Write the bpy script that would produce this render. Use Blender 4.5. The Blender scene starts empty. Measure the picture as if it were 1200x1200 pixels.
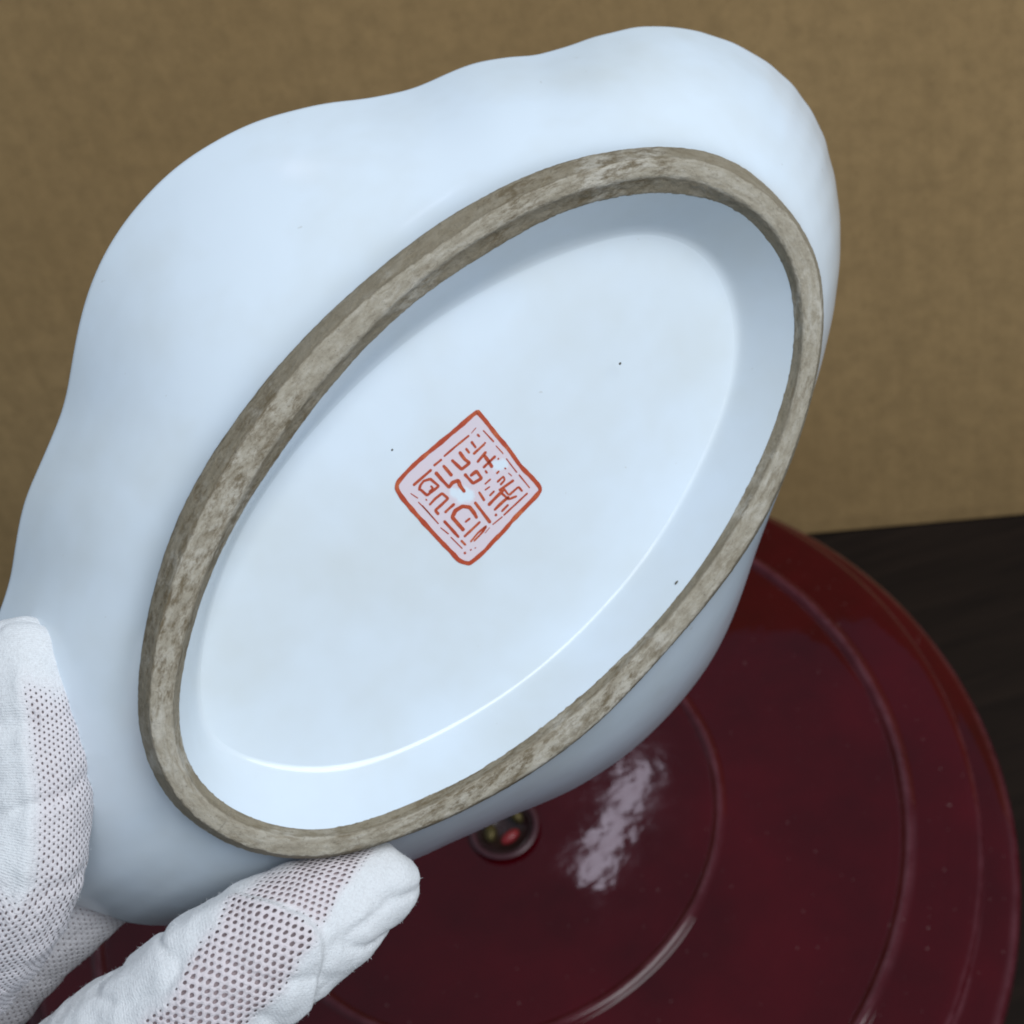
import bpy, bmesh, math, random
import numpy as np
from mathutils import Matrix, Vector, noise

random.seed(4)
SC = bpy.context.scene
COL = SC.collection

# ------------------------------------------------------------------ camera
FOV = math.radians(40)
PITCH, ROLL, EYE = math.radians(46), math.radians(-17), Vector((0, 0, 0.448))
_f = Vector((0, math.cos(PITCH), -math.sin(PITCH)))
_u = Vector((0, math.sin(PITCH), math.cos(PITCH)))
_r = Vector((1, 0, 0))
CR = _r * math.cos(ROLL) + _u * math.sin(ROLL)
CU = -_r * math.sin(ROLL) + _u * math.cos(ROLL)
CAM = Matrix(((CR.x, CU.x, -_f.x, EYE.x), (CR.y, CU.y, -_f.y, EYE.y), (CR.z, CU.z, -_f.z, EYE.z), (0, 0, 0, 1)))
cam = bpy.data.cameras.new('camera')
cam.sensor_fit = 'HORIZONTAL'
cam.angle = FOV
cam.clip_start, cam.clip_end = 0.01, 50
cam.dof.use_dof = True
cam.dof.focus_distance = 0.207
cam.dof.aperture_fstop = 34
SC.cycles.filter_width = 1.9
camo = bpy.data.objects.new('camera', cam)
camo.matrix_world = CAM
COL.objects.link(camo)
SC.camera = camo

# ------------------------------------------------------------------ room light
SC.view_settings.view_transform = 'Standard'
SC.view_settings.look = 'None'
SC.view_settings.exposure = 0.06
SC.view_settings.gamma = 1.0
world = bpy.data.worlds.new('World')
SC.world = world
world.use_nodes = True
world.node_tree.nodes['Background'].inputs[0].default_value = (0.68, 0.83, 1.0, 1)
world.node_tree.nodes['Background'].inputs[1].default_value = 0.30


def area(name, loc, target, sx, sy, power, color, spin=0.0):
    l = bpy.data.lights.new(name, 'AREA')
    l.shape = 'RECTANGLE'
    l.size, l.size_y, l.energy, l.color = sx, sy, power, color
    o = bpy.data.objects.new(name, l)
    d = Vector(target) - Vector(loc)
    o.rotation_euler = (d.to_track_quat('-Z', 'Y').to_matrix() @ Matrix.Rotation(spin, 3, 'Z')).to_euler()
    o.location = loc
    COL.objects.link(o)
    return o


area('ceiling_panel', (0.50, -0.27, 1.20), (-0.02, 0.15, 0.28), 0.8, 0.8, 13.6, (0.93, 0.97, 1.0))
area('ceiling_tube', (0.015, 1.017, 1.30), (0.015, 1.017, 0), 0.036, 0.20, 0.17, (0.86, 0.82, 1.0)).rotation_euler = (0, 0, math.radians(-38.6))


# ------------------------------------------------------------------ helpers
class NT:
    """small wrapper to write node trees tersely"""
    def __init__(s, name):
        s.m = bpy.data.materials.new(name)
        s.m.use_nodes = True
        s.t = s.m.node_tree
        s.b = s.t.nodes['Principled BSDF']
        s.out = s.t.nodes['Material Output']

    def n(s, kind, **kw):
        nd = s.t.nodes.new(kind)
        for k, v in kw.items():
            if k.startswith('i_'):
                nd.inputs[k[2:].replace('_', ' ')].default_value = v
            else:
                setattr(nd, k, v)
        return nd

    def l(s, a, b):
        s.t.links.new(a, b)

    def val(s, x, sock):
        if hasattr(x, 'is_output'):
            s.l(x, sock)
        else:
            sock.default_value = x

    def math(s, op, a, b=0.0, c=None, clamp=False):
        nd = s.n('ShaderNodeMath', operation=op, use_clamp=clamp)
        s.val(a, nd.inputs[0])
        s.val(b, nd.inputs[1])
        if c is not None:
            s.val(c, nd.inputs[2])
        return nd.outputs[0]

    def attr(s, name):
        return s.n('ShaderNodeAttribute', attribute_name=name).outputs['Fac']

    def coord(s):
        return s.n('ShaderNodeTexCoord').outputs['Object']

    def combine(s, x, y, z=0.0):
        nd = s.n('ShaderNodeCombineXYZ')
        for i, v in enumerate((x, y, z)):
            s.val(v, nd.inputs[i])
        return nd.outputs[0]

    def noise(s, scale, detail=3.0, rough=0.55, vec=None, stretch=None, out='Fac', dist=0.0):
        nd = s.n('ShaderNodeTexNoise')
        nd.inputs['Scale'].default_value = scale
        nd.inputs['Detail'].default_value = detail
        nd.inputs['Roughness'].default_value = rough
        nd.inputs['Distortion'].default_value = dist
        v = vec if vec is not None else s.coord()
        if stretch:
            mp = s.n('ShaderNodeMapping')
            mp.inputs['Scale'].default_value = stretch
            s.l(v, mp.inputs['Vector'])
            v = mp.outputs[0]
        s.l(v, nd.inputs['Vector'])
        return nd.outputs[out]

    def ramp(s, fac, *stops):
        nd = s.n('ShaderNodeValToRGB')
        e = nd.color_ramp.elements
        while len(e) < len(stops):
            e.new(0.5)
        for i, (p, c) in enumerate(stops):
            e[i].position = p
            e[i].color = (c, c, c, 1) if isinstance(c, (int, float)) else (*c, 1)
        s.l(fac, nd.inputs[0])
        return nd.outputs[0]

    def mix(s, fac, a, b, mode='MIX'):
        nd = s.n('ShaderNodeMix', data_type='RGBA', blend_type=mode)
        s.val(fac, nd.inputs[0])
        for v, i in ((a, 6), (b, 7)):
            if hasattr(v, 'is_output'):
                s.l(v, nd.inputs[i])
            else:
                nd.inputs[i].default_value = (*v, 1)
        return nd.outputs[2]

    def bump(s, h, strength, dist, prev=None):
        nd = s.n('ShaderNodeBump')
        nd.inputs['Strength'].default_value = strength
        nd.inputs['Distance'].default_value = dist
        s.l(h, nd.inputs['Height'])
        if prev is not None:
            s.l(prev, nd.inputs['Normal'])
        return nd.outputs[0]

    def set(s, **kw):
        for k, v in kw.items():
            k = k.replace('_', ' ')
            s.val((*v, 1) if isinstance(v, tuple) and len(v) == 3 else v, s.b.inputs[k])
        return s.m


def mesh_obj(name, verts, faces, mat, parent=None, smooth=True, attrs=None, world_m=None):
    me = bpy.data.meshes.new(name)
    me.from_pydata([tuple(v) for v in verts], [], [tuple(int(i) for i in f) for f in faces])
    me.validate()
    if smooth:
        me.polygons.foreach_set('use_smooth', [True] * len(me.polygons))
    for k, a in (attrs or {}).items():
        at = me.attributes.new(k, 'FLOAT', 'POINT')
        at.data.foreach_set('value', np.asarray(a, dtype=np.float32))
    me.materials.append(mat)
    me.update()
    o = bpy.data.objects.new(name, me)
    COL.objects.link(o)
    if parent is not None:
        o.parent = parent
    if world_m is not None:
        o.matrix_world = world_m
    return o


def tag(o, label=None, cat=None, group=None, kind=None):
    for k, v in (('label', label), ('category', cat), ('group', group), ('kind', kind)):
        if v:
            o[k] = v
    return o


def empty(name, m=None):
    o = bpy.data.objects.new(name, None)
    o.empty_display_size = 0.02
    if m is not None:
        o.matrix_world = m
    COL.objects.link(o)
    return o


def loft(rings, closed_u=True):
    """rings: array (M, N, 3) -> verts, quads; N runs round the loop"""
    M, N = rings.shape[:2]
    i = np.arange(M - 1)[:, None]
    j = np.arange(N if closed_u else N - 1)[None, :]
    k = (j + 1) % N
    f = np.stack([i * N + j + 0 * i, i * N + k, (i + 1) * N + k, (i + 1) * N + j], -1).reshape(-1, 4)
    return rings.reshape(-1, 3), f


def lathe(profile, n=192):
    t = np.arange(n) / n * 2 * np.pi
    p = np.asarray(profile, float)
    r = np.stack([p[:, 0:1] * np.cos(t), p[:, 0:1] * np.sin(t), np.repeat(p[:, 1:2], n, 1)], -1)
    return loft(r)


def spline(pts, n):
    """Catmull-Rom resample of rows"""
    p = np.asarray(pts, float)
    p = np.vstack([2 * p[0] - p[1], p, 2 * p[-1] - p[-2]])
    out = []
    m = len(p) - 3
    for q in np.linspace(0, m - 1e-9, n):
        i = int(q)
        t = q - i
        a, b, c, d = p[i:i + 4]
        out.append(0.5 * (2 * b + (c - a) * t + (2 * a - 5 * b + 4 * c - d) * t * t + (3 * b - a - 3 * c + d) * t ** 3))
    return np.array(out)


def sstep(e0, e1, x):
    t = np.clip((x - e0) / (e1 - e0), 0, 1)
    return t * t * (3 - 2 * t)


def fbm(pts, scale, octv=3):
    return np.array([noise.fractal(Vector(p) * scale, 0.9, 2.0, octv, noise_basis='PERLIN_ORIGINAL') for p in pts])


# ------------------------------------------------------------------ materials
def mat_cardboard():
    s = NT('cardboard')
    big = s.noise(5, 3, 0.5)
    fib = s.noise(130, 5, 0.7)
    spk = s.noise(900, 2, 0.6)
    c = s.ramp(big, (0.3, (0.335, 0.212, 0.090)), (0.7, (0.41, 0.270, 0.124)))
    c = s.mix(s.ramp(fib, (0.35, 0.0), (0.7, 0.55)), c, (0.225, 0.146, 0.064))
    c = s.mix(s.ramp(spk, (0.62, 0.0), (0.72, 0.5)), c, (0.14, 0.088, 0.04))
    sepc = s.n('ShaderNodeSeparateXYZ')
    s.l(s.coord(), sepc.inputs[0])
    band = s.noise(1.0, 3, 0.6, vec=s.combine(s.math('MULTIPLY', sepc.outputs[0], 150.0), s.math('MULTIPLY', sepc.outputs[2], 4.0)))
    c = s.mix(s.ramp(band, (0.45, 0.0), (0.65, 0.16)), c, (0.22, 0.14, 0.058))  # faint corrugation shading put into the colour as vertical bands
    sep = s.n('ShaderNodeSeparateXYZ')
    s.l(s.coord(), sep.inputs[0])
    fl = s.math('SINE', s.math('MULTIPLY', sep.outputs[0], 2 * math.pi / 0.0065))
    flute = s.math('MULTIPLY', fl, s.ramp(s.noise(9, 2), (0.35, 0.0), (0.7, 1.0)))
    nrm = s.bump(flute, 0.03, 0.0005)
    nrm = s.bump(s.noise(700, 4, 0.7), 0.25, 0.0003, nrm)
    return s.set(Base_Color=c, Roughness=0.85, Normal=nrm, Specular_IOR_Level=0.25)


def mat_table():
    s = NT('dark_wood')
    g = s.noise(14, 6, 0.65, stretch=(0.6, 9, 3), dist=0.6)
    c = s.ramp(g, (0.3, (0.0085, 0.0054, 0.0040)), (0.7, (0.019, 0.0120, 0.0085)))
    return s.set(Base_Color=c, Roughness=s.ramp(g, (0.3, 0.7), (0.7, 0.8)), Normal=s.bump(g, 0.1, 0.0006), Specular_IOR_Level=0.12)


def mat_lacquer():
    s = NT('red_lacquer')
    big = s.noise(22, 4, 0.6)
    c = s.ramp(big, (0.3, (0.036, 0.0004, 0.0022)), (0.7, (0.064, 0.0006, 0.0036)))
    dust = s.ramp(s.noise(650, 2, 0.5), (0.735, 0.0), (0.77, 1.0))
    c = s.mix(s.math('MULTIPLY', dust, 0.35), c, (0.35, 0.25, 0.24))
    ln = s.n('ShaderNodeVectorMath', operation='LENGTH')
    flat = s.n('ShaderNodeVectorMath', operation='MULTIPLY')
    s.l(s.coord(), flat.inputs[0])
    flat.inputs[1].default_value = (1, 1, 0)
    s.l(flat.outputs[0], ln.inputs[0])
    rr = s.math('ADD', ln.outputs['Value'], s.math('MULTIPLY', s.math('SUBTRACT', s.noise(90, 3), 0.5), 0.0016))
    wear_sheen = s.noise(120, 4, 0.7)  # lighter rings: wear, plus the ridges' sheen put into the colour
    for r0, w in ((0.0808, 0.0020), (0.1418, 0.0024), (0.1638, 0.0012), (0.1752, 0.0022)):
        d = s.math('ABSOLUTE', s.math('SUBTRACT', rr, r0))
        m = s.math('MULTIPLY', s.math('SUBTRACT', 1.0, s.math('DIVIDE', d, w), clamp=True), s.ramp(wear_sheen, (0.35, 0.25), (0.65, 0.75)))
        c = s.mix(m, c, (0.120, 0.034, 0.044))
    arcs = s.noise(1.0, 3, 0.6, vec=s.combine(s.math('MULTIPLY', ln.outputs['Value'], 900.0), s.math('MULTIPLY', s.noise(8, 1), 6.0)))
    c = s.mix(s.ramp(arcs, (0.62, 0.0), (0.78, 0.12)), c, (0.12, 0.02, 0.03))
    peel = s.noise(150, 2, 0.5)
    wav = s.noise(38, 2, 0.5)
    nrm = s.bump(wav, 0.025, 0.003)
    nrm = s.bump(peel, 0.06, 0.0008, nrm)
    ro = s.ramp(s.noise(45, 4, 0.6), (0.3, 0.025), (0.75, 0.09))
    return s.set(Base_Color=c, Roughness=ro, Normal=nrm, IOR=1.42)


def mat_glaze():
    s = NT('white_glaze')
    st = s.noise(28, 4, 0.6)
    c = s.ramp(st, (0.38, (0.665, 0.745, 0.825)), (0.70, (0.61, 0.66, 0.685)))
    pit = s.ramp(s.noise(420, 2, 0.5), (0.765, 0.0), (0.79, 1.0))
    c = s.mix(s.math('MULTIPLY', pit, 0.30), c, (0.35, 0.33, 0.28))
    nrm = s.bump(s.noise(60, 2, 0.5), 0.2, 0.0012)
    nrm = s.bump(s.noise(230, 2, 0.5), 0.05, 0.0004, nrm)
    return s.set(Base_Color=c, Roughness=0.2, Normal=nrm, IOR=1.5)


def mat_biscuit():
    s = NT('bare_clay')
    u, v = s.attr('ring_u'), s.attr('ring_v')
    vec = s.combine(u, s.math('MULTIPLY', v, 34.0))
    streak = s.noise(0.22, 6, 0.7, vec=vec, dist=0.5)
    mott = s.noise(0.38, 6, 0.74, vec=s.combine(u, s.math('MULTIPLY', v, 30.0), 4.0))
    grit = s.noise(2400, 3, 0.7)
    fine = s.noise(900, 4, 0.75)
    c = s.ramp(streak, (0.30, (0.255, 0.222, 0.168)), (0.48, (0.345, 0.308, 0.243)), (0.68, (0.44, 0.405, 0.34)))
    # brown firing edge, grime and painted-in bevel shade outside the worn crest, uneven border
    vj = s.math('ADD', v, s.math('MULTIPLY', s.math('SUBTRACT', mott, 0.5), 0.16))
    e = s.math('ABSOLUTE', s.math('SUBTRACT', vj, 0.44))
    c = s.mix(s.ramp(e, (0.15, 0.0), (0.215, 0.65)), c, (0.20, 0.164, 0.106))
    c = s.mix(s.ramp(s.math('ABSOLUTE', s.math('SUBTRACT', e, 0.18)), (0.0, 0.5), (0.045, 0.0)), c, (0.11, 0.085, 0.05))
    scf = s.noise(0.06, 4, 0.7, vec=s.combine(u, s.math('MULTIPLY', v, 9.0), 21.0))
    c = s.mix(s.math('MULTIPLY', s.ramp(scf, (0.52, 0.0), (0.62, 0.5)), s.ramp(streak, (0.42, 0.0), (0.55, 1.0))), c, (0.54, 0.51, 0.45))
    # dirt rubbed into stretches of the crest
    big = s.noise(0.045, 3, 0.6, vec=s.combine(u, s.math('MULTIPLY', v, 2.0), 9.0))
    d = s.math('MULTIPLY', s.ramp(big, (0.42, 0.25), (0.60, 1.0)), s.ramp(mott, (0.46, 0.0), (0.62, 0.85)))
    c = s.mix(d, c, (0.125, 0.092, 0.05))
    c = s.mix(s.ramp(fine, (0.58, 0.0), (0.70, 0.5)), c, (0.14, 0.115, 0.08))
    c = s.mix(s.ramp(grit, (0.62, 0.0), (0.70, 0.6)), c, (0.09, 0.075, 0.05))
    nrm = s.bump(mott, 0.45, 0.0006)
    nrm = s.bump(fine, 0.45, 0.0003, nrm)
    nrm = s.bump(grit, 0.5, 0.0002, nrm)
    return s.set(Base_Color=c, Roughness=0.85, Normal=nrm, Specular_IOR_Level=0.3)


def mat_plain(name, c, rough=0.5, metal=0.0, var=0.0, scale=300):
    s = NT(name)
    n = s.noise(scale, 4, 0.65)
    col = s.mix(n, tuple(x * (1 - var) for x in c), tuple(min(1, x * (1 + var)) for x in c))
    return s.set(Base_Color=col, Roughness=rough, Metallic=metal, Normal=s.bump(n, 0.15, 0.0002))


def mat_enamel():
    s = NT('red_enamel')
    n = s.noise(420, 4, 0.7)
    c = s.ramp(n, (0.32, (0.36, 0.040, 0.012)), (0.55, (0.42, 0.062, 0.018)), (0.72, (0.52, 0.135, 0.045)))
    return s.set(Base_Color=c, Roughness=0.35, Normal=s.bump(n, 0.2, 0.0001))


def mat_wash():
    s = NT('pink_enamel_wash')
    n = s.noise(700, 4, 0.6)
    c = s.mix(n, (0.63, 0.58, 0.64), (0.68, 0.57, 0.615))
    jit = s.noise(900, 2, 0.5, out='Color')
    wob = s.n('ShaderNodeVectorMath', operation='MULTIPLY_ADD')
    s.l(jit, wob.inputs[0])
    wob.inputs[1].default_value = (0.0012, 0.0012, 0)
    s.l(s.coord(), wob.inputs[2])
    for x, y, r in SEAL_GAPS:
        d = s.n('ShaderNodeVectorMath', operation='DISTANCE')
        s.l(wob.outputs[0], d.inputs[0])
        d.inputs[1].default_value = (x * 0.001 + 0.0006, y * 0.001 + 0.0006, -0.0102)
        m = s.math('MULTIPLY', s.math('SUBTRACT', 1.35, s.math('DIVIDE', d.outputs['Value'], r * 0.0008)), 1.6, clamp=True)
        c = s.mix(m, c, (0.655, 0.735, 0.81))
    return s.set(Base_Color=c, Roughness=0.25, Normal=s.bump(n, 0.1, 0.0001))


def mat_glove():
    s = NT('white_knit')
    u, v, msk = s.attr('knit_u'), s.attr('knit_v'), s.attr('net')
    jit = s.n('ShaderNodeTexNoise')
    jit.inputs['Scale'].default_value = 160
    s.l(s.coord(), jit.inputs['Vector'])
    js = s.n('ShaderNodeSeparateXYZ')
    s.l(jit.outputs['Color'], js.inputs[0])
    uu = s.math('ADD', u, s.math('MULTIPLY', js.outputs[0], 0.9))
    vv = s.math('ADD', v, s.math('MULTIPLY', js.outputs[1], 0.9))
    k = 4 * math.pi / (math.sqrt(3) * 1.08)
    cs = []
    for ang in (0, 60, 120):
        a = math.radians(ang)
        ph = s.math('ADD', s.math('MULTIPLY', uu, k * math.cos(a)), s.math('MULTIPLY', vv, 0.92 * k * math.sin(a)))
        cs.append(s.math('COSINE', ph))
    h = s.math('ADD', s.math('ADD', cs[0], cs[1]), cs[2])
    # threshold rises (holes close up) where the knit is solid
    size = s.math('MULTIPLY', s.math('SUBTRACT', s.noise(110, 2), 0.5), 1.3)
    thr = s.math('ADD', s.math('MULTIPLY', s.math('SUBTRACT', 1.0, msk), 3.2), s.math('ADD', 0.70, size))
    hole = s.math('GREATER_THAN', h, thr)
    # ribs of the solid knit
    rib = s.math('SINE', s.math('ADD', s.math('MULTIPLY', vv, 2 * math.pi / 0.44), s.math('MULTIPLY', uu, 2.0)))
    ribx = s.math('SINE', s.math('MULTIPLY', uu, 2 * math.pi / 0.52))
    rib = s.math('MULTIPLY', s.math('MULTIPLY', rib, s.math('ADD', 0.65, s.math('MULTIPLY', ribx, 0.35))), s.math('MULTIPLY', s.attr('rib'), s.math('SUBTRACT', 1.0, msk)))
    fuzz = s.noise(2200, 3, 0.75)
    c = s.mix(msk, (0.73, 0.75, 0.775), (0.69, 0.625, 0.655))
    c = s.mix(s.ramp(fuzz, (0.3, 0.35), (0.6, 0.0)), c, (0.50, 0.48, 0.49))
    nrm = s.bump(s.math('MULTIPLY', s.math('MULTIPLY', h, -1.0), msk), 0.35, 0.00016)
    nrm = s.bump(rib, 0.34, 0.00012, nrm)
    nrm = s.bump(s.noise(1100, 4, 0.8), 0.45, 0.00026, nrm)
    nrm = s.bump(fuzz, 0.5, 0.0002, nrm)
    m = s.set(Base_Color=c, Roughness=0.9, Normal=nrm, Alpha=s.math('SUBTRACT', 1.0, hole), Specular_IOR_Level=0.15)
    s.b.inputs['Sheen Weight'].default_value = 0.25
    s.b.inputs['Sheen Roughness'].default_value = 0.5
    return m


def mat_skin():
    s = NT('skin')
    n = s.noise(300, 4, 0.6)
    c = s.ramp(n, (0.3, (0.44, 0.345, 0.365)), (0.7, (0.53, 0.425, 0.44)))
    return s.set(Base_Color=c, Roughness=0.55, Normal=s.bump(n, 0.2, 0.0002))


SEAL_GAPS = [(-0.12, 0.22, 1.5), (0.58, -0.65, 1.2), (7.12, -1.29, 1.1), (7.84, -1.96, 0.8), (-0.59, 1.45, 0.9)]
M_CARD, M_TABLE, M_LAC, M_GLAZE, M_CLAY = mat_cardboard(), mat_table(), mat_lacquer(), mat_glaze(), mat_biscuit()
M_ENAM, M_GLOVE, M_SKIN = mat_enamel(), mat_glove(), mat_skin()
M_WASH = mat_wash()
M_SPECK = mat_plain('iron_speck', (0.055, 0.05, 0.03), 0.4, 0, 0.3, 3000)
M_BRASS = mat_plain('old_brass', (0.10, 0.075, 0.025), 0.45, 0.6, 0.4, 500)
M_PIT = mat_plain('dark_socket', (0.03, 0.012, 0.012), 0.3, 0, 0.3, 300)
M_CHIP = mat_plain('red_plastic', (0.22, 0.012, 0.015), 0.35, 0, 0.2, 400)
M_COLLAR = mat_plain('worn_collar', (0.065, 0.020, 0.026), 0.4, 0, 0.3, 300)
M_NAIL = mat_plain('nail', (0.45, 0.28, 0.25), 0.35, 0, 0.1, 200)

# ------------------------------------------------------------------ the setting: table
bm = bmesh.new()
bmesh.ops.create_grid(bm, x_segments=8, y_segments=8, size=1.0)
me = bpy.data.meshes.new('table_top')
bm.to_mesh(me)
bm.free()
me.materials.append(M_TABLE)
table = bpy.data.objects.new('table_top', me)
table.location = (0, 0.4, -0.052)
COL.objects.link(table)
tag(table, 'dark brown wooden table top under the red stand', None, None, 'structure')

# folded sheet of corrugated card standing like a tent behind the stand
BX = Vector((0.1754, 0.3988, -0.052))
bdir = Vector((0.1954 - 0.1179, 0.3466 - 0.3683, 0)).normalized()
bnor = Vector((-bdir.y, bdir.x, 0))
card = empty('cardboard_sheet', Matrix(((bdir.x, bnor.x, 0, BX.x), (bdir.y, bnor.y, 0, BX.y), (0, 0, 1, BX.z), (0, 0, 0, 1))))
tag(card, 'plain brown corrugated cardboard sheet standing upright behind the red stand', 'cardboard')
CW0, CW1, CH, LEAN = -0.62, 0.40, 0.335, math.radians(13)


def panel(name, seed, tilt, y_foot, thick):
    """corrugated sheet standing on its lower edge, buckled a little, edges softened"""
    nx, nz, rad = 90, 46, 0.0016
    zs = np.linspace(0, CH, nz)
    loop = [(rad, 0.0), (rad * 0.3, rad * 0.3)] + [(0, z) for z in zs[1:-1]] + [(rad * 0.3, CH - rad * 0.3), (rad, CH), (thick, CH), (thick, 0.0)]
    R = []
    for x in np.linspace(CW0, CW1, nx):
        row = []
        for y, z in loop:
            w = (0.0011 * noise.noise(Vector((x * 9, z * 9, seed))) + 0.0022 * noise.noise(Vector((x * 2.5, z * 3, seed + 5)))) * min(1, z / 0.03)
            yy = y + w
            row.append((x, y_foot + yy * math.cos(tilt) + z * math.sin(tilt), 0.0012 + z * math.cos(tilt) - yy * math.sin(tilt)))
        R.append(row)
    v, f = loft(np.array(R))
    n = len(loop)
    return mesh_obj(name, v, [list(q) for q in f] + [list(range(n)), list(range((nx - 1) * n, nx * n))], M_CARD, card, smooth=False)


panel('front_panel', 1, LEAN, 0.0, 0.005)
panel('back_panel', 2, -LEAN, 2 * CH * math.sin(LEAN) + 0.006, 0.005)

# ------------------------------------------------------------------ red lacquer stand
STC = (-0.0391, 0.2702, -0.052)
stand = empty('display_stand', Matrix.Translation(STC))
tag(stand, 'round dark red lacquered display stand with raised rings under the dish', 'stand')
T = 0.080


def bead_profile(r0, w, h, z, n=9):
    return [(r0 - w / 2 + w * i / (n - 1), z + h * math.sin(math.pi * i / (n - 1)) ** 0.8) for i in range(n)]


prof = [(0.0002, T)] + [(r, T) for r in np.linspace(0.006, 0.077, 14)]
prof += [(0.0782, T - 0.0001)] + bead_profile(0.0808, 0.0044, 0.0015, T - 0.0002) + [(0.0834, T - 0.0002)]
prof += [(r, T - 0.0002) for r in np.linspace(0.088, 0.136, 9)]
prof += [(0.1388, T - 0.0004)] + bead_profile(0.1418, 0.0052, 0.0017, T - 0.0005) + [(0.1448, T - 0.0005)]
prof += [(0.150, T - 0.0004), (0.156, T - 0.0004), (0.1605, T - 0.0004), (0.1626, T - 0.0008), (0.1640, T - 0.0020), (0.1645, T - 0.0036)]
top = mesh_obj('top_plate', *lathe(prof, 384), M_LAC, stand)
prof2 = [(0.1644, T - 0.0037), (0.1638, T - 0.0060), (0.1622, T - 0.0085), (0.1615, T - 0.0110), (0.1622, T - 0.0128),
         (0.1650, T - 0.0138), (0.1690, T - 0.0142), (0.1728, T - 0.0150), (0.1755, T - 0.0170), (0.1766, T - 0.0200), (0.1758, T - 0.0230), (0.1735, T - 0.0250),
         (0.1690, T - 0.0262), (0.1600, T - 0.0275), (0.1520, T - 0.0310), (0.1475, T - 0.0370), (0.1465, T - 0.0450),
          (0.1480, T - 0.0530), (0.1530, T - 0.0600), (0.1600, T - 0.0650), (0.1640, T - 0.0690), (0.1655, T - 0.0730), (0.1645, T - 0.0770), (0.1610, 0.0002), (0.1400, 0.0002)]
mesh_obj('base_moulding', *lathe(prof2, 384), M_LAC, stand)
# small fitting sunk in the top plate near its middle
SOCK = (0.0049, -0.0091, 0.0060)
rv, rf = lathe([(0.0001, T - 0.0058), (0.0097, T - 0.0058), (0.0097, T - 0.0044), (0.0090, T - 0.0046), (0.0085, T - 0.0056)], 64)
sock = mesh_obj('socket', rv, rf, M_PIT, stand)
sock.location = SOCK
collar = mesh_obj('socket_collar', *lathe([(0.0097, T - 0.002), (0.0102, T + 0.0003), (0.0110, T + 0.0007), (0.0116, T + 0.0005), (0.0121, T + 0.0001)], 96), M_COLLAR, stand)
collar.location = (SOCK[0], SOCK[1], 0.0020)


def blob(name, mat, c, s, parent, rot=0):
    b = bmesh.new()
    bmesh.ops.create_icosphere(b, subdivisions=3, radius=1)
    m = bpy.data.meshes.new(name)
    b.to_mesh(m)
    b.free()
    m.polygons.foreach_set('use_smooth', [True] * len(m.polygons))
    m.materials.append(mat)
    o = bpy.data.objects.new(name, m)
    o.location, o.scale, o.rotation_euler = c, s, (0, 0, rot)
    o.parent = parent
    COL.objects.link(o)
    return o


blob('brass_pin', M_BRASS, (0.0052, 0.0022, T - 0.0028), (0.0020, 0.0032, 0.0026), sock, 0.3)
blob('brass_pin', M_BRASS, (-0.0048, -0.0012, T - 0.0030), (0.0022, 0.0034, 0.0022), sock, -0.2)
blob('red_chip', M_CHIP, (0.0014, -0.0056, T - 0.0018), (0.0036, 0.0020, 0.0018), sock, 0.4)

# ------------------------------------------------------------------ porcelain dish (outlines in mm, 128 directions round the foot)
BASE = [31.59, 31.58, 31.60, 31.65, 31.72, 31.82, 31.94, 32.09, 32.28, 32.49, 32.73, 32.98, 33.21, 33.44, 33.67, 33.91, 34.19, 34.52, 34.90, 35.33, 35.78, 36.27, 36.79, 37.34, 37.91, 38.49, 39.07, 39.60, 40.05, 40.42, 40.72, 40.99, 41.29, 41.63, 42.01, 42.41, 42.77, 43.05, 43.20, 43.21, 43.09, 42.87, 42.60, 42.29, 41.98, 41.67, 41.33, 40.96, 40.56, 40.13, 39.66, 39.18, 38.67, 38.14, 37.59, 37.02, 36.47, 35.95, 35.47, 35.05, 34.68, 34.36, 34.08, 33.84, 33.62, 33.42, 33.23, 33.05, 32.89, 32.75, 32.62, 32.51, 32.42, 32.35, 32.30, 32.29, 32.30, 32.36, 32.45, 32.56, 32.69, 32.82, 32.95, 33.09, 33.23, 33.40, 33.58, 33.76, 33.92, 34.08, 34.23, 34.40, 34.60, 34.81, 35.03, 35.24, 35.43, 35.59, 35.73, 35.84, 35.94, 36.02, 36.06, 36.03, 35.94, 35.77, 35.55, 35.30, 35.04, 34.80, 34.57, 34.36, 34.16, 33.98, 33.81, 33.64, 33.47, 33.28, 33.08, 32.88, 32.67, 32.48, 32.30, 32.13, 31.97, 31.83, 31.72, 31.64]
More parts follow.
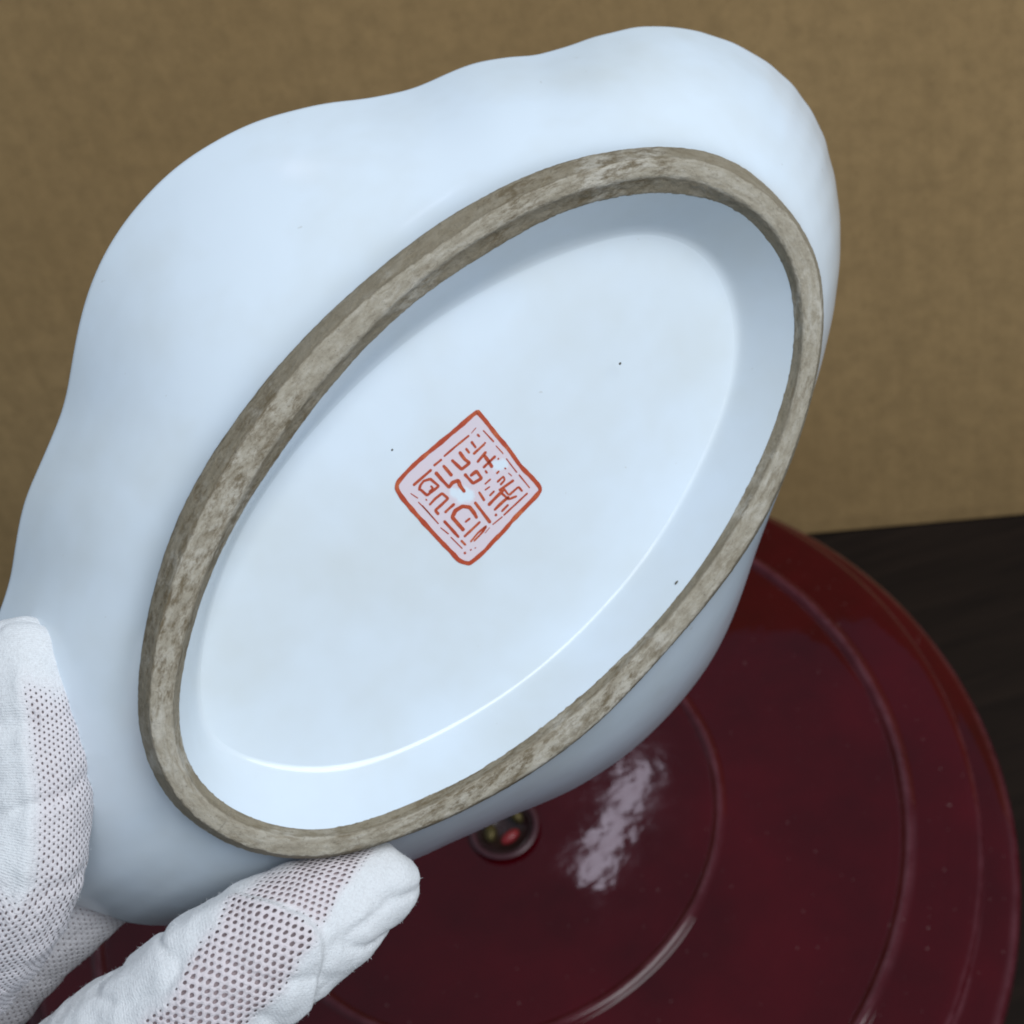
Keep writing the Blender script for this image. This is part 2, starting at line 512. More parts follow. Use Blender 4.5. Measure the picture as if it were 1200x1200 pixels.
CREST = [30.80, 30.77, 30.77, 30.79, 30.85, 30.94, 31.05, 31.19, 31.34, 31.52, 31.70, 31.88, 32.05, 32.23, 32.42, 32.63, 32.90, 33.20, 33.55, 33.93, 34.34, 34.78, 35.24, 35.74, 36.26, 36.79, 37.32, 37.79, 38.19, 38.52, 38.78, 39.02, 39.28, 39.58, 39.91, 40.25, 40.56, 40.82, 40.97, 41.02, 40.94, 40.76, 40.53, 40.26, 39.98, 39.69, 39.40, 39.09, 38.75, 38.39, 38.00, 37.59, 37.16, 36.70, 36.21, 35.72, 35.23, 34.75, 34.29, 33.85, 33.45, 33.08, 32.75, 32.48, 32.24, 32.05, 31.89, 31.74, 31.61, 31.50, 31.40, 31.31, 31.23, 31.16, 31.11, 31.08, 31.05, 31.04, 31.05, 31.07, 31.12, 31.20, 31.31, 31.43, 31.55, 31.65, 31.74, 31.84, 31.98, 32.17, 32.43, 32.74, 33.05, 33.35, 33.60, 33.79, 33.94, 34.04, 34.12, 34.16, 34.20, 34.22, 34.23, 34.21, 34.17, 34.09, 33.97, 33.84, 33.70, 33.56, 33.43, 33.30, 33.18, 33.05, 32.92, 32.78, 32.63, 32.46, 32.27, 32.08, 31.88, 31.69, 31.51, 31.35, 31.20, 31.06, 30.95, 30.86]
CREST_IN = [29.36, 29.31, 29.29, 29.28, 29.31, 29.35, 29.42, 29.51, 29.61, 29.73, 29.87, 30.01, 30.16, 30.33, 30.50, 30.67, 30.85, 31.02, 31.20, 31.40, 31.61, 31.86, 32.15, 32.50, 32.89, 33.31, 33.74, 34.15, 34.53, 34.88, 35.20, 35.50, 35.81, 36.12, 36.44, 36.74, 37.01, 37.24, 37.42, 37.55, 37.65, 37.69, 37.69, 37.63, 37.51, 37.33, 37.08, 36.79, 36.45, 36.07, 35.68, 35.27, 34.85, 34.43, 34.02, 33.61, 33.20, 32.80, 32.41, 32.02, 31.65, 31.29, 30.95, 30.65, 30.39, 30.18, 30.00, 29.87, 29.76, 29.65, 29.55, 29.44, 29.32, 29.20, 29.09, 29.00, 28.93, 28.90, 28.91, 28.94, 28.99, 29.04, 29.10, 29.15, 29.21, 29.29, 29.39, 29.49, 29.60, 29.69, 29.74, 29.76, 29.76, 29.77, 29.79, 29.85, 29.92, 29.99, 30.05, 30.10, 30.13, 30.15, 30.17, 30.18, 30.19, 30.20, 30.20, 30.20, 30.20, 30.20, 30.22, 30.24, 30.28, 30.32, 30.36, 30.38, 30.38, 30.37, 30.33, 30.27, 30.19, 30.09, 29.98, 29.86, 29.74, 29.62, 29.52, 29.43]
GLAZE = [28.91, 28.86, 28.85, 28.86, 28.90, 28.96, 29.05, 29.16, 29.29, 29.42, 29.54, 29.66, 29.77, 29.87, 29.96, 30.07, 30.21, 30.41, 30.65, 30.94, 31.25, 31.57, 31.88, 32.18, 32.48, 32.79, 33.12, 33.47, 33.85, 34.23, 34.61, 34.99, 35.36, 35.72, 36.04, 36.32, 36.55, 36.71, 36.81, 36.87, 36.89, 36.89, 36.87, 36.83, 36.76, 36.66, 36.50, 36.29, 36.02, 35.70, 35.35, 34.97, 34.58, 34.17, 33.73, 33.28, 32.81, 32.36, 31.93, 31.54, 31.18, 30.84, 30.49, 30.15, 29.81, 29.49, 29.19, 28.92, 28.68, 28.47, 28.27, 28.10, 27.95, 27.82, 27.71, 27.63, 27.57, 27.52, 27.47, 27.41, 27.34, 27.27, 27.21, 27.18, 27.19, 27.24, 27.33, 27.44, 27.58, 27.72, 27.85, 27.97, 28.06, 28.14, 28.20, 28.24, 28.28, 28.30, 28.33, 28.37, 28.44, 28.54, 28.66, 28.81, 28.96, 29.09, 29.20, 29.29, 29.36, 29.41, 29.45, 29.48, 29.52, 29.58, 29.63, 29.69, 29.73, 29.75, 29.74, 29.71, 29.66, 29.58, 29.48, 29.37, 29.26, 29.15, 29.06, 28.97]
FLOOR = [26.53, 26.33, 26.17, 26.04, 25.94, 25.88, 25.85, 25.84, 25.86, 25.91, 25.97, 26.05, 26.16, 26.28, 26.41, 26.55, 26.71, 26.87, 27.05, 27.25, 27.47, 27.72, 28.01, 28.32, 28.67, 29.02, 29.38, 29.73, 30.05, 30.36, 30.66, 30.96, 31.25, 31.54, 31.80, 32.03, 32.22, 32.36, 32.47, 32.54, 32.59, 32.64, 32.68, 32.72, 32.76, 32.77, 32.74, 32.66, 32.52, 32.31, 32.06, 31.76, 31.43, 31.09, 30.74, 30.39, 30.04, 29.68, 29.33, 28.97, 28.61, 28.26, 27.91, 27.56, 27.22, 26.88, 26.53, 26.17, 25.80, 25.43, 25.06, 24.69, 24.35, 24.04, 23.76, 23.52, 23.32, 23.15, 23.02, 22.92, 22.85, 22.81, 22.80, 22.82, 22.87, 22.94, 23.04, 23.16, 23.29, 23.44, 23.61, 23.79, 23.98, 24.18, 24.39, 24.60, 24.83, 25.07, 25.33, 25.60, 25.87, 26.15, 26.42, 26.67, 26.90, 27.10, 27.26, 27.39, 27.50, 27.58, 27.63, 27.68, 27.72, 27.76, 27.80, 27.84, 27.89, 27.93, 27.96, 27.98, 27.96, 27.89, 27.79, 27.64, 27.44, 27.22, 26.98, 26.75]
RIM = [46.0, 45.8, 45.7, 45.7, 45.8, 45.8, 45.8, 45.8, 45.9, 45.9, 46.1, 46.2, 46.3, 46.5, 46.8, 47.2, 47.6, 48.1, 48.7, 49.5, 50.3, 51.2, 52.1, 53.2, 54.5, 56.0, 57.9, 60.0, 62.0, 63.7, 65.1, 66.0, 66.5, 66.5, 65.8, 64.5, 62.9, 61.2, 59.8, 58.7, 57.9, 57.2, 56.6, 56.0, 55.6, 55.4, 55.1, 54.9, 54.6, 54.3, 54.0, 53.6, 53.2, 52.7, 52.3, 51.8, 51.5, 51.1, 50.7, 50.3, 49.9, 49.6, 49.2, 48.9, 48.6, 48.3, 48.1, 47.9, 47.7, 47.6, 47.5, 47.4, 47.3, 47.2, 47.0, 46.7, 46.5, 46.2, 46.1, 46.2, 46.7, 47.4, 48.1, 48.7, 49.1, 49.5, 50.3, 51.6, 53.3, 55.4, 57.5, 59.6, 61.5, 63.0, 64.1, 64.5, 64.3, 63.4, 61.8, 59.7, 57.5, 55.6, 54.5, 53.9, 53.5, 52.9, 52.0, 51.1, 50.5, 50.4, 50.6, 50.7, 50.5, 50.2, 49.7, 49.3, 48.9, 48.5, 48.0, 47.6, 47.3, 47.1, 46.9, 46.7, 46.5, 46.4, 46.3, 46.2]
SEAL_FRAME = [(11.39, 6.61), (11.10, 4.54), (10.59, 1.89), (10.17, -1.07), (9.42, -4.34), (9.19, -7.17), (8.79, -9.19), (7.79, -9.52), (5.40, -9.32), (2.29, -9.00), (-0.21, -8.91), (-2.50, -8.64), (-4.52, -8.52), (-6.97, -8.03), (-7.73, -7.58), (-8.21, -6.16), (-8.03, -4.54), (-7.70, -1.36), (-7.26, 1.90), (-6.78, 5.16), (-6.21, 7.94), (-5.46, 9.25), (-3.74, 9.43), (-0.48, 9.08), (3.59, 8.26), (7.69, 7.44), (10.57, 6.93)]
SEAL_STROKES = [
    (0.37, [(-3.87, 7.27), (-2.15, 6.95), (-0.08, 6.57)]),
    (0.32, [(0.50, 6.70), (2.16, 6.33)]),
    (0.32, [(2.64, 6.37), (5.06, 5.92), (7.77, 5.33)]),
    (0.13, [(8.15, 5.29), (9.38, 5.25)]),
    (0.21, [(9.78, 4.14), (9.51, 1.51)]),
    (0.16, [(9.28, 0.95), (9.07, -0.91)]),
    (0.19, [(8.82, -1.68), (8.24, -4.61)]),
    (0.19, [(8.21, -5.00), (7.73, -7.87)]),
    (0.27, [(6.92, -8.08), (4.26, -7.67), (1.69, -7.27)]),
    (0.19, [(1.48, -7.27), (-0.58, -6.80)]),
    (0.11, [(-1.15, -6.74), (-2.39, -6.69)]),
    (0.16, [(-5.04, 6.82), (-4.88, 5.35)]),
    (0.19, [(-5.32, 4.19), (-5.90, 0.18)]),
    (0.16, [(-6.14, -0.39), (-6.11, -2.17)]),
    (0.16, [(-6.25, -2.65), (-6.49, -5.42)]),
    (0.16, [(-5.29, 5.00), (-5.46, 3.07), (-5.70, 1.43)]),
    (0.40, [(-4.98, -0.12), (-5.25, -2.17), (-5.49, -3.83)]),
    (0.32, [(-5.63, -4.32), (-5.73, -5.50)]),
    (0.32, [(-6.76, -5.95), (-6.77, -6.39)]),
    (0.21, [(-5.94, -6.56), (-5.62, -6.66)]),
    (0.16, [(-5.23, -6.91), (-4.97, -7.06)]),
    (0.32, [(8.70, 4.49), (8.66, 3.83)]),
    (0.27, [(8.51, 2.75), (8.44, 2.40)]),
    (0.37, [(7.24, 4.51), (6.95, 3.17)]),
    (0.32, [(5.87, 4.50), (5.66, 3.45)]),
    (0.37, [(5.89, 2.92), (7.08, 2.73), (8.34, 2.53)]),
    (0.45, [(5.32, 1.58), (6.44, 1.56), (7.60, 1.53)]),
    (0.45, [(5.28, 0.27), (6.70, 0.09), (8.06, -0.10)]),
    (0.48, [(6.93, 1.47), (6.66, 0.27), (6.30, -0.92)]),
    (0.32, [(5.23, -0.22), (5.08, -0.86)]),
    (0.32, [(7.97, -0.59), (7.95, -0.90)]),
    (0.27, [(5.96, -2.03), (6.64, -2.11)]),
    (0.45, [(3.05, 5.10), (2.94, 2.83), (4.53, 2.48), (4.44, 3.43), (4.80, 4.97)]),
    (0.45, [(1.54, 5.62), (1.38, 4.51), (1.17, 3.32)]),
    (0.51, [(-0.04, 5.89), (-0.31, 4.22), (-0.48, 2.56), (0.40, 2.66), (1.29, 2.15), (0.83, 1.39), (0.54, 0.05)]),
    (0.45, [(2.69, 2.07), (2.43, -0.05), (3.92, -0.61), (4.25, 0.78), (2.98, 1.08)]),
    (0.37, [(-3.89, 6.01), (-3.16, 6.38), (-2.27, 6.42), (-1.35, 5.78), (-1.35, 3.99), (-3.64, 4.55), (-3.59, 6.02)]),
    (0.27, [(-2.14, 5.10), (-2.17, 4.50), (-3.06, 4.68)]),
    (0.37, [(-4.59, 3.27), (-3.22, 3.18), (-1.89, 2.87), (-1.88, 1.58), (-3.27, 1.77), (-4.61, 2.00), (-4.76, 1.07)]),
    (0.37, [(-3.98, 0.55), (-2.87, 0.41), (-1.83, 0.21)]),
    (0.21, [(-4.18, 4.37), (-4.29, 4.00)]),
    (0.53, [(-4.16, -3.79), (-3.92, -2.12), (-3.72, -0.86), (-2.63, -0.58), (-1.38, -1.04), (-0.77, -2.06), (-1.00, -3.21), (-1.37, -4.19)]),
    (0.32, [(-3.06, -3.00), (-2.00, -3.26)]),
    (0.37, [(-4.93, -4.38), (-3.12, -4.66), (-1.39, -4.90)]),
    (0.29, [(-4.90, -5.74), (-3.02, -5.76), (-1.33, -6.15), (-2.36, -6.30), (-4.49, -6.09)]),
    (0.43, [(0.37, -2.11), (-0.10, -4.35), (-0.55, -6.41)]),
    (0.37, [(2.03, -1.61), (1.51, -3.34)]),
    (0.29, [(3.50, -1.63), (4.80, -1.84)]),
    (0.24, [(2.80, -2.23), (3.81, -2.54)]),
    (0.32, [(2.60, -3.44), (3.76, -3.55)]),
    (0.32, [(5.01, -3.00), (6.41, -3.20), (6.10, -3.76), (5.00, -3.68)]),
    (0.37, [(4.20, -4.06), (5.55, -4.50), (7.06, -4.95)]),
    (0.45, [(1.31, -4.25), (3.06, -4.41), (4.81, -4.65)]),
    (0.43, [(1.34, -5.52), (3.06, -5.72), (4.59, -6.04)]),
    (0.35, [(1.93, -6.61), (3.56, -6.78)]),
    (0.32, [(4.19, -4.74), (4.17, -6.25), (5.45, -7.02)]),
    (0.32, [(4.98, -4.43), (4.69, -5.81)]),
    (0.35, [(4.68, -5.88), (6.70, -6.24), (6.55, -7.27)]),
    (0.43, [(0.98, -6.02), (0.98, -6.46)]),
    (0.21, [(7.52, -2.43), (7.55, -2.81)]),
    (0.16, [(7.32, -3.46), (7.30, -4.30)]),
]

ORIGIN = Vector((-0.00446, 0.00127, -0.21))
AX = (Vector((0.62158, 0.77741, -0.09629)), Vector((-0.71912, 0.61504, 0.32341)), Vector((0.31064, -0.13179, 0.94135)))
DL = Matrix(((AX[0].x, AX[1].x, AX[2].x, ORIGIN.x), (AX[0].y, AX[1].y, AX[2].y, ORIGIN.y), (AX[0].z, AX[1].z, AX[2].z, ORIGIN.z), (0, 0, 0, 1)))
DISHM = CAM @ DL
dish = empty('porcelain_dish', DISHM)
tag(dish, 'white lobed porcelain dish held bottom up showing its unglazed oval foot and red seal', 'dish')
ND = 900


def contour(r):
    """128 stretched-polar radii (mm) -> ND points in metres, by Fourier interpolation"""
    f = np.fft.rfft(np.array(r))
    F = np.zeros(ND // 2 + 1, complex)
    F[:64] = f[:64]
    R = np.fft.irfft(F, ND) * ND / 128
    g = np.arange(ND) / ND * 2 * np.pi - np.pi
    return np.stack([R * np.cos(g) * 2, R * np.sin(g)], 1) * 0.001


cB, cC, cI, cG, cF, cR = (contour(x) for x in (BASE, CREST, CREST_IN, GLAZE, FLOOR, RIM))
mm = 0.001


def at(xy, z):
    return np.concatenate([xy, np.full((len(xy), 1), z)], 1) if np.isscalar(z) else np.concatenate([xy, z[:, None]], 1)


def bez(p0, p1, p2, t):
    return p0 * (1 - t) ** 2 + 2 * p1 * t * (1 - t) + p2 * t * t


# well: flat glazed floor, tight fillet, sloping wall up to the bare foot
rings = []
fz = -10.5 * mm
for k in np.linspace(0.001, 0.97, 46):
    rings.append(at(cF * k, fz + 0.25 * mm * (1 - k * k)))
ang = np.arctan2(cF[:, 1], cF[:, 0] * 0.5)
soft = (0.5 + 0.5 * np.cos(ang - 1.45)) ** 1.3          # 1 on the upper left long side, 0 on the lower right
a0, w0 = (0.13 + 0.10 * soft)[:, None], (0.10 + 0.16 * soft)[:, None]


def hinge(t):
    return (np.sqrt((t - a0) ** 2 + w0 ** 2) + (t - a0)) / 2


h0, h1 = hinge(0.0), hinge(1.0)
for t in np.concatenate([np.linspace(0.012, 0.40, 34), np.linspace(0.44, 1, 14)]):
    rings.append(at(cF * 0.97 + (cG - cF * 0.97) * t, (fz + 8.5 * mm * (hinge(t) - h0) / (h1 - h0))[:, 0]))
well = mesh_obj('well', *loft(np.array(rings)), M_GLAZE, dish)
well['label'] = 'glazed recessed base inside the foot'

# foot ring of bare clay, worn and uneven
seg = [(cG, -2.3), (cG, -2.0), (cG + (cI - cG) * 0.5, -1.25), (cI - (cI - cG) * 0.12, -0.55), (cI + (cC - cI) * 0.10, -0.12), (cI + (cC - cI) * 0.35, 0.0),
       (cC + (cI - cC) * 0.35, 0.0), (cC + (cI - cC) * 0.08, -0.12), (cC + (cB - cC) * 0.10, -0.65), (cC + (cB - cC) * 0.5, -2.1), (cC + (cB - cC) * 0.85, -3.5), (cB, -4.3), (cB * 0.997, -5.4)]
ctrl = np.array([at(c, z * mm) for c, z in seg])
M = 64
fr = np.stack([spline(ctrl[:, j, :], M) for j in range(ND)], 1)
arc = np.concatenate([[0], np.cumsum(np.linalg.norm(np.diff(cC, axis=0), axis=1))]) * 1000
vv = np.repeat(np.linspace(0, 1, M)[:, None], ND, 1)
uu = np.repeat(arc[None, :ND], M, 0)
fade = np.sin(np.pi * np.clip(vv, 0, 1)) ** 0.6
flat = fr.reshape(-1, 3)
d = (fbm(flat, 200, 3) * 0.06 + fbm(flat, 1400, 3) * 0.07) * mm
d *= fade.reshape(-1)
flat = flat + np.stack([0 * d, 0 * d, d], 1)
rad = flat[:, :2] / np.linalg.norm(flat[:, :2], axis=1, keepdims=True)
d2 = (fbm(flat + 3.1, 300, 2) * 0.05 + fbm(flat + 3.1, 1300, 3) * 0.10) * mm * (0.5 + 0.5 * fade.reshape(-1))
flat[:, :2] += rad * d2[:, None]
foot = mesh_obj('foot_ring', flat, loft(fr)[1], M_CLAY, dish, attrs={'ring_u': uu.reshape(-1), 'ring_v': vv.reshape(-1)})
foot['label'] = 'unglazed grey brown foot ring'

# body: outside from the foot to the lobed lip, round the lip and down the inside
RZ = -35 * mm
rings = []
out = cR - cB
for t in np.linspace(0, 1, 90) ** 1.4:
    s = t + 0.045 * math.sin(math.pi * t)
    z = -5.0 * mm - 3.4 * mm * (1 - math.exp(-t / 0.055)) + (RZ + 8.4 * mm) * (0.60 * t + 0.40 * t ** 1.7)
    rings.append(at(cB * 0.996 + out * s, z))
rings[0] = at(cB * 0.992, -4.2 * mm)
ln = np.linalg.norm(cR, axis=1, keepdims=True)
nin = -cR / ln
for a in np.linspace(0, math.pi, 9)[1:]:
    rings.append(at(cR + nin * 1.5 * mm * (1 - math.cos(a)), RZ - 1.5 * mm * math.sin(a)))
for t in np.linspace(0, 1, 34)[1:]:
    tt = 1 - t
    z = -12 * mm + (RZ + 12 * mm) * (0.60 * tt + 0.40 * tt ** 1.7)
    c = cB * 0.9 + (cR + nin * 3 * mm - cB * 0.9) * tt if t < 0.999 else cB * 0.9
    rings.append(at(c, z))
for k in (0.7, 0.4, 0.15, 0.002):
    rings.append(at(cB * 0.9 * k, -12 * mm))
body = mesh_obj('body', *loft(np.array(rings)), M_GLAZE, dish)
body['label'] = 'white glazed wall with wavy lobed rim'


def ribbon(strokes, z, seed):
    """brush strokes laid flat on the glaze: rounded ends, uneven width"""
    vs, fs = [], []
    rnd = random.Random(seed)
    for w, pts, closed in strokes:
        p = np.array(pts) * mm
        w = w * mm
        if closed:
            P = spline(np.vstack([p, p[:1]]), len(p) * 8 + 1)[:-1]
        else:
            L = np.sum(np.linalg.norm(np.diff(p, axis=0), axis=1))
            cl = np.concatenate([[0], np.cumsum(np.linalg.norm(np.diff(p, axis=0), axis=1))])
            q = np.linspace(0, L, max(9, int(L / (0.10 * mm))))
            P = np.stack([np.interp(q, cl, p[:, 0]), np.interp(q, cl, p[:, 1])], 1)
            for _ in range(3):
                P[1:-1] = 0.25 * P[:-2] + 0.5 * P[1:-1] + 0.25 * P[2:]
        if closed:
            tg = np.roll(P, -1, 0) - np.roll(P, 1, 0)
        else:
            tg = np.gradient(P, axis=0)
        tg /= np.linalg.norm(tg, axis=1, keepdims=True) + 1e-12
        nn = np.stack([-tg[:, 1], tg[:, 0]], 1)
        n = len(P)
        t = np.linspace(0, 1, n)
        ph = rnd.random() * 50
        ww = np.array([w * 0.5 * (1 + 0.28 * noise.noise(Vector((P[i][0] * 900, P[i][1] * 900, ph)))) for i in range(n)])
        if not closed:
            L = max(np.sum(np.linalg.norm(np.diff(P, axis=0), axis=1)), 1e-6)
            e = np.minimum(t, 1 - t) * L / (w * 0.5)
            ww *= np.sqrt(np.clip(1 - (1 - np.clip(e, 0, 1)) ** 2, 0.06, 1))
        b = len(vs)
        for i in range(n):
            for sg in (-1, 1):
                q = P[i] + nn[i] * ww[i] * sg
                vs.append((q[0], q[1], z))
        for i in range(n if closed else n - 1):
            j = (i + 1) % n
            fs.append((b + 2 * i, b + 2 * i + 1, b + 2 * j + 1, b + 2 * j))
    return vs, fs


zf = fz + 0.25 * mm + 0.03 * mm
fp = np.array(SEAL_FRAME)
cen = fp.mean(0)
ws = np.array([(*(cen + (q - cen) * 0.97) * mm, zf) for q in spline(np.vstack([fp, fp[:1]]), 160)[:-1]])
wash = mesh_obj('seal_mark', ws, [list(range(len(ws)))], M_WASH, dish, smooth=False)
wash['label'] = 'square iron red seal mark painted on the white base'
v, f = ribbon([(0.70, SEAL_FRAME, True)], zf + 0.03 * mm, 3)
mesh_obj('seal_border', v, f, M_ENAM, wash, smooth=False)
v, f = ribbon([(w * 1.15, p, False) for w, p in SEAL_STROKES], zf + 0.045 * mm, 5)
mesh_obj('seal_script', v, f, M_ENAM, wash, smooth=False)
for (x, y, z, r) in ((-1.94, 13.98, -7.7, 0.20), (31.8, -5.8, -7.75, 0.24), (10.9, -35.2, -3.6, 0.45), (12.0, -60.9, -31.0, 0.6)):
    blob('glaze_speck', M_SPECK, (x * mm, y * mm, z * mm), (r * mm, r * 0.8 * mm, 0.12 * mm), dish)

# ------------------------------------------------------------------ gloved hand
HANDM = CAM.copy()
FX = 1648.5


def cp(x, y, d):
    return np.array([(x - 600) / FX * d, -(y - 600) / FX * d, -d])


# each digit: (x, y, distance, half width) along its axis from the tip, thickness ratio
DIG = {
    'thumb': ([(446, 1035, .2180, 45), (385, 1068, .2150, 71), (320, 1110, .2125, 83), (240, 1165, .2120, 91), (150, 1238, .2160, 96), (40, 1330, .2260, 102), (-80, 1420, .2400, 110)], 0.80),
    'index': ([(26, 784, .2160, 60), (32, 860, .2130, 65), (38, 950, .2110, 66), (26, 1040, .2110, 68), (-20, 1110, .2150, 68), (-90, 1190, .2260, 72), (-150, 1330, .2420, 84)], 0.92),
    'middle': ([(172, 985, .2440, 44), (112, 1045, .2455, 48), (55, 1100, .2445, 49), (-5, 1158, .2445, 51), (-75, 1235, .2470, 58), (-140, 1370, .2500, 76)], 0.95),
    'ring': ([(215, 915, .2500, 42), (150, 985, .2570, 46), (70, 1070, .2590, 48), (-15, 1160, .2580, 51), (-120, 1310, .2580, 62), (-190, 1420, .2590, 76)], 0.95),
    'little': ([(70, 1000, .2700, 36), (5, 1075, .2720, 41), (-70, 1170, .2700, 46), (-150, 1300, .2680, 54), (-225, 1430, .2670, 66)], 0.95),
    'palm': ([(-110, 1340, .2450, 120), (-150, 1450, .2520, 170), (-180, 1580, .2620, 180), (-200, 1740, .2720, 150), (-210, 1900, .2800, 130), (-220, 2200, .2950, 135)], 0.75),
}
SP = {}
hv, hf = [], []
for nm, (rows, thick) in DIG.items():
    n = 90
    s = spline(rows, n)
    P = np.array([cp(a[0], a[1], a[2]) for a in s])
    W = s[:, 3] * s[:, 2] / FX
    # move so the end cap reaches past the first centre by its half width
    Tn = np.gradient(P, axis=0)
    Tn /= np.linalg.norm(Tn, axis=1, keepdims=True)
    Bk = np.array([0, 0, 1.0]) - Tn * Tn[:, 2:3]
    Bk /= np.linalg.norm(Bk, axis=1, keepdims=True)
    Sd = np.cross(Tn, Bk)
    S = np.concatenate([[0], np.cumsum(np.linalg.norm(np.diff(P, axis=0), axis=1))])
    SP[nm] = (P, Tn, Bk, Sd, W, S, thick)
    rings = []
    a = np.linspace(0, 2 * np.pi, 40, endpoint=False)
    def ring(p, b, sd, w):
        return p + np.cos(a)[:, None] * b * w * thick + np.sin(a)[:, None] * sd * w
    for q in np.linspace(0.02, 1, 9)[:-1]:
        an = q * np.pi / 2
        rings.append(ring(P[0] - Tn[0] * W[0] * math.cos(an), Bk[0], Sd[0], W[0] * math.sin(an) ** 0.8))
    for i in range(n):
        rings.append(ring(P[i], Bk[i], Sd[i], W[i]))
    for q in np.linspace(0, 0.98, 9)[1:]:
        an = q * np.pi / 2
        rings.append(ring(P[-1] + Tn[-1] * W[-1] * math.sin(an), Bk[-1], Sd[-1], W[-1] * math.cos(an)))
    R = np.array(rings)
    v, f = loft(R)
    b = len(hv)
    m = len(rings)
    hv += [tuple(x) for x in v]
    hf += [tuple(int(i) + b for i in q) for q in f] + [tuple(b + j for j in range(40))[::-1], tuple(b + (m - 1) * 40 + j for j in range(40))]

tmp = bpy.data.meshes.new('tmp')
tmp.from_pydata(hv, [], hf)
to = bpy.data.objects.new('tmp', tmp)
COL.objects.link(to)
md = to.modifiers.new('r', 'REMESH')
md.mode = 'VOXEL'
md.voxel_size = 0.0006
md = to.modifiers.new('s', 'SMOOTH')
md.factor, md.iterations = 0.5, 14
dg = bpy.context.evaluated_depsgraph_get()
em = bpy.data.meshes.new_from_object(to.evaluated_get(dg))
bpy.data.objects.remove(to)
bpy.data.meshes.remove(tmp)
nv = len(em.vertices)
V = np.empty(nv * 3, np.float32)
em.vertices.foreach_get('co', V)
V = V.reshape(-1, 3).astype(float)
NR = np.empty(nv * 3, np.float32)
em.vertex_normals.foreach_get('vector', NR)
NR = NR.reshape(-1, 3).astype(float)

best = np.full(nv, 1e9)
dig = np.zeros(nv, int)
s_ = np.zeros(nv)
phi = np.zeros(nv)
q_ = np.zeros(nv)
for di, nm in enumerate(DIG):
    P, Tn, Bk, Sd, W, S, thick = SP[nm]
    for c0 in range(0, nv, 20000):
        X = V[c0:c0 + 20000]
        D = np.linalg.norm(X[:, None, :] - P[None], axis=2) / W[None]
        i = D.argmin(1)
        dmin = D[np.arange(len(X)), i] * (1.0 if nm != 'palm' else 1.12)
        rel = X - P[i]
        along = np.sum(rel * Tn[i], 1)
        cb = np.sum(rel * Bk[i], 1) / thick
        csd = np.sum(rel * Sd[i], 1)
        ok = dmin < best[c0:c0 + 20000]
        idx = np.where(ok)[0] + c0
        best[idx] = dmin[ok]
        dig[idx] = di
        s_[idx] = (S[i] + along)[ok]
        phi[idx] = np.arctan2(csd, cb)[ok]
        q_[idx] = (csd / W[i])[ok]
# S side is positive towards image lower right for the thumb; make sure
names = list(DIG)
net = np.zeros(nv)
disp = np.zeros(nv)
ku = np.zeros(nv)
kv = s_ * 1000
nzA = fbm(V, 170, 3)
nzB = fbm(V + 0.7, 60, 2)
for di, nm in enumerate(names):
    k = dig == di
    Rm = float(np.mean(SP[nm][4])) * 1000
    ku[k] = phi[k] * Rm
    W0_ = SP[nm][4]
    if nm == 'thumb':
        sgn = 1.0 if SP[nm][3][30][0] > 0 else -1.0
        q = q_[k] * sgn
        s = s_[k]
        qb = np.interp(s, [-.006, 0, .0088, .0185, .0300, .042], [-1.3, -0.70, -0.10, 0.42, 0.68, 0.78]) + nzA[k] * 0.10
        ql = np.interp(s, [-.006, 0, .0088, .0185, .0240, .030, .042], [-1.2, -1.2, -1.1, -.92, -.72, -.45, -.25]) + nzA[k] * 0.10
        fr_ = np.cos(phi[k]) > -0.1
        net[k] = sstep(-0.05, 0.20, qb - q) * sstep(-0.05, 0.20, q - ql) * fr_
        al = s - (0.0088 + 0.0034 + 0.0072 * q ** 2)
        disp[k] = 0.0013 * sstep(-0.0004, 0.0006, al) * np.exp(-np.clip(al, 0, 1) / 0.016) * (np.cos(phi[k]) > 0) * sstep(1.0, 0.85, np.abs(q))
        net[k] *= 1 - 0.8 * np.exp(-((al - 0.0001) / 0.0006) ** 2)
        disp[k] += 0.0005 * sstep(0.25, 0.6, q - qb) * sstep(0.0, 0.004, s + 0.004)
    elif nm == 'index':
        sgn = 1.0 if SP[nm][3][30][0] > 0 else -1.0
        q = q_[k] * sgn
        s = s_[k]
        strip = sstep(-0.05, 0.22, q - np.interp(s, [.0, .012, .030, .034], [0.2, .26, .30, 0.0]) + nzA[k] * 0.06)
        left = sstep(0.0, 0.1, -0.36 - q + nzA[k] * 0.06)
        low = sstep(0.030, 0.034, s + nzA[k] * 0.002)
        net[k] = np.maximum(np.maximum(strip * sstep(0.0025, 0.009, s + nzA[k] * .002), left * sstep(0.008, 0.012, s)), low) * 0.72
        disp[k] = 0.0006 * np.exp(-((q - 0.25) / 0.12) ** 2) * sstep(0.0, .006, s) - 0.0006 * np.exp(-((s - 0.0085 - 0.002 * q) / 0.0016) ** 2) * (q < 0.5)
        ku[k] *= 1.28
        kv[k] *= 1.28
    elif nm == 'palm':
        net[k] = 0.6 * sstep(-0.2, 0.2, nzB[k])
    else:
        net[k] = 0.5 * sstep(0.006, 0.012, s_[k])
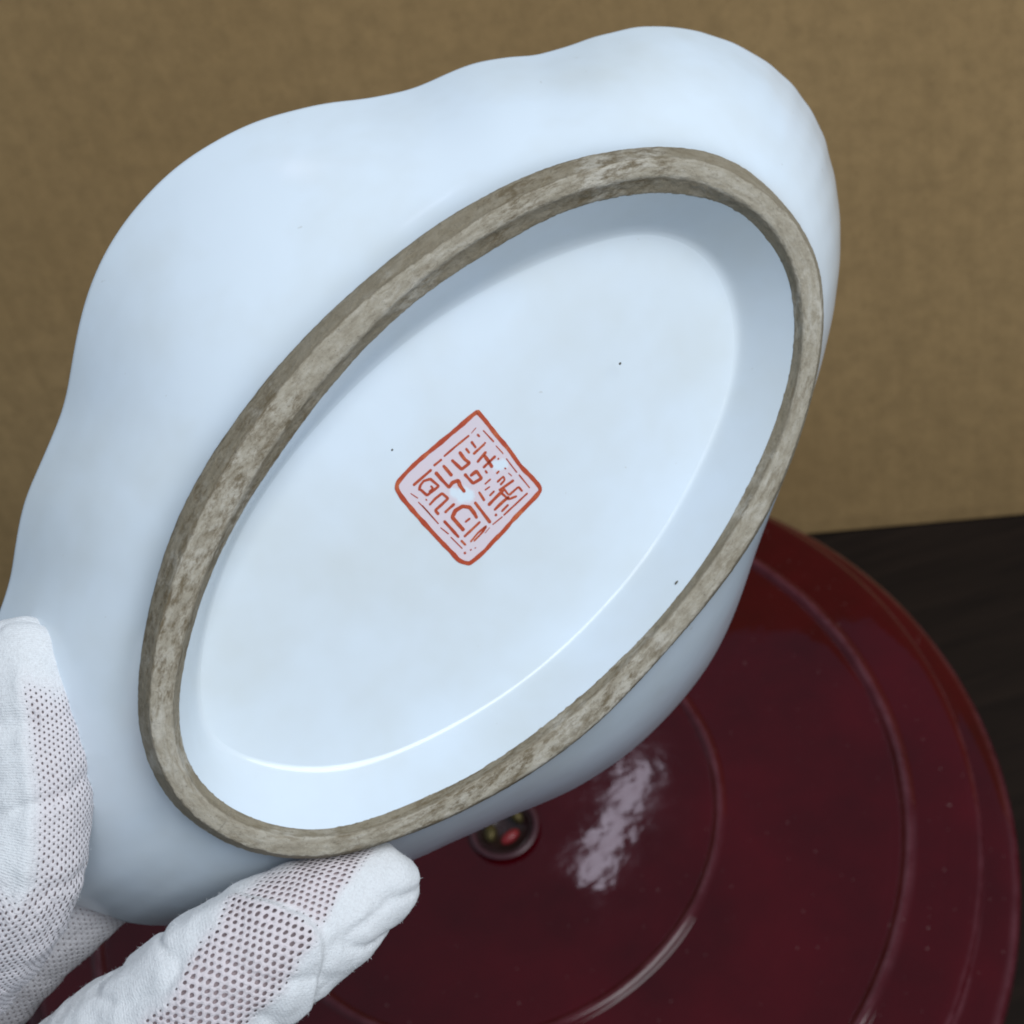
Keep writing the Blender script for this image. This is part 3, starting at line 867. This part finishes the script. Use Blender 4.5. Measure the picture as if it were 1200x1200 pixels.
crease = (1 - np.abs(fbm(V * np.array([1.0, 1.6, 1.0]) + 2.2, 55, 2))) ** 6
disp += 0.0006 * nzB + 0.0004 * nzA - 0.0009 * crease * (1 - 0.6 * net) * np.where(dig < 2, 1.0, 0.45)
faces = np.empty(len(em.loops), np.int32)
em.loops.foreach_get('vertex_index', faces)
ls = np.array([p.loop_start for p in em.polygons])
lt = np.array([p.loop_total for p in em.polygons])
F4 = [faces[a:a + b].tolist() for a, b in zip(ls, lt)]
bpy.data.meshes.remove(em)
hand = empty('gloved_hand', HANDM)
tag(hand, 'hand in a white mesh knit cotton glove gripping the dish at its lower left', 'hand')
mesh_obj('glove', V + NR * (disp + 0.0002)[:, None], F4, M_GLOVE, hand, attrs={'knit_u': ku, 'knit_v': kv, 'net': net, 'rib': np.where(dig == 0, 0.35, 1.0)})['label'] = 'white cotton glove, netted on top with solid knit fingertips'
glove = hand.children[0]
skin = mesh_obj('palm_and_fingers', V + NR * (np.minimum(disp, 0.0004) - 0.00055)[:, None], F4, M_SKIN, hand)

# loose cotton fibres standing off the knit
rng = np.random.default_rng(5)
GV = V + NR * (disp + 0.0002)[:, None]
pick = rng.choice(np.where((dig < 3))[0], 9000, replace=False)
fv, ff = [], []
for i in pick:
    n = NR[i] + rng.normal(0, 0.75, 3)
    n /= np.linalg.norm(n)
    t = np.cross(n, rng.normal(0, 1, 3))
    t /= np.linalg.norm(t)
    L, w = rng.uniform(0.00025, 0.0007), rng.uniform(0.000010, 0.000020)
    p = GV[i] - NR[i] * 0.00005
    m = p + n * L * 0.55 + t * L * 0.1
    e = p + n * L + t * L * rng.uniform(-0.5, 0.5)
    sd = np.cross(n, t) * w
    b = len(fv)
    fv += [p - sd, p + sd, m + sd, m - sd, e]
    ff += [(b, b + 1, b + 2, b + 3), (b + 3, b + 2, b + 4)]
lint = mesh_obj('lint', fv, ff, mat_plain('cotton_fibre', (0.74, 0.76, 0.78), 0.9, 0, 0.05), glove)
lint['kind'] = 'stuff'
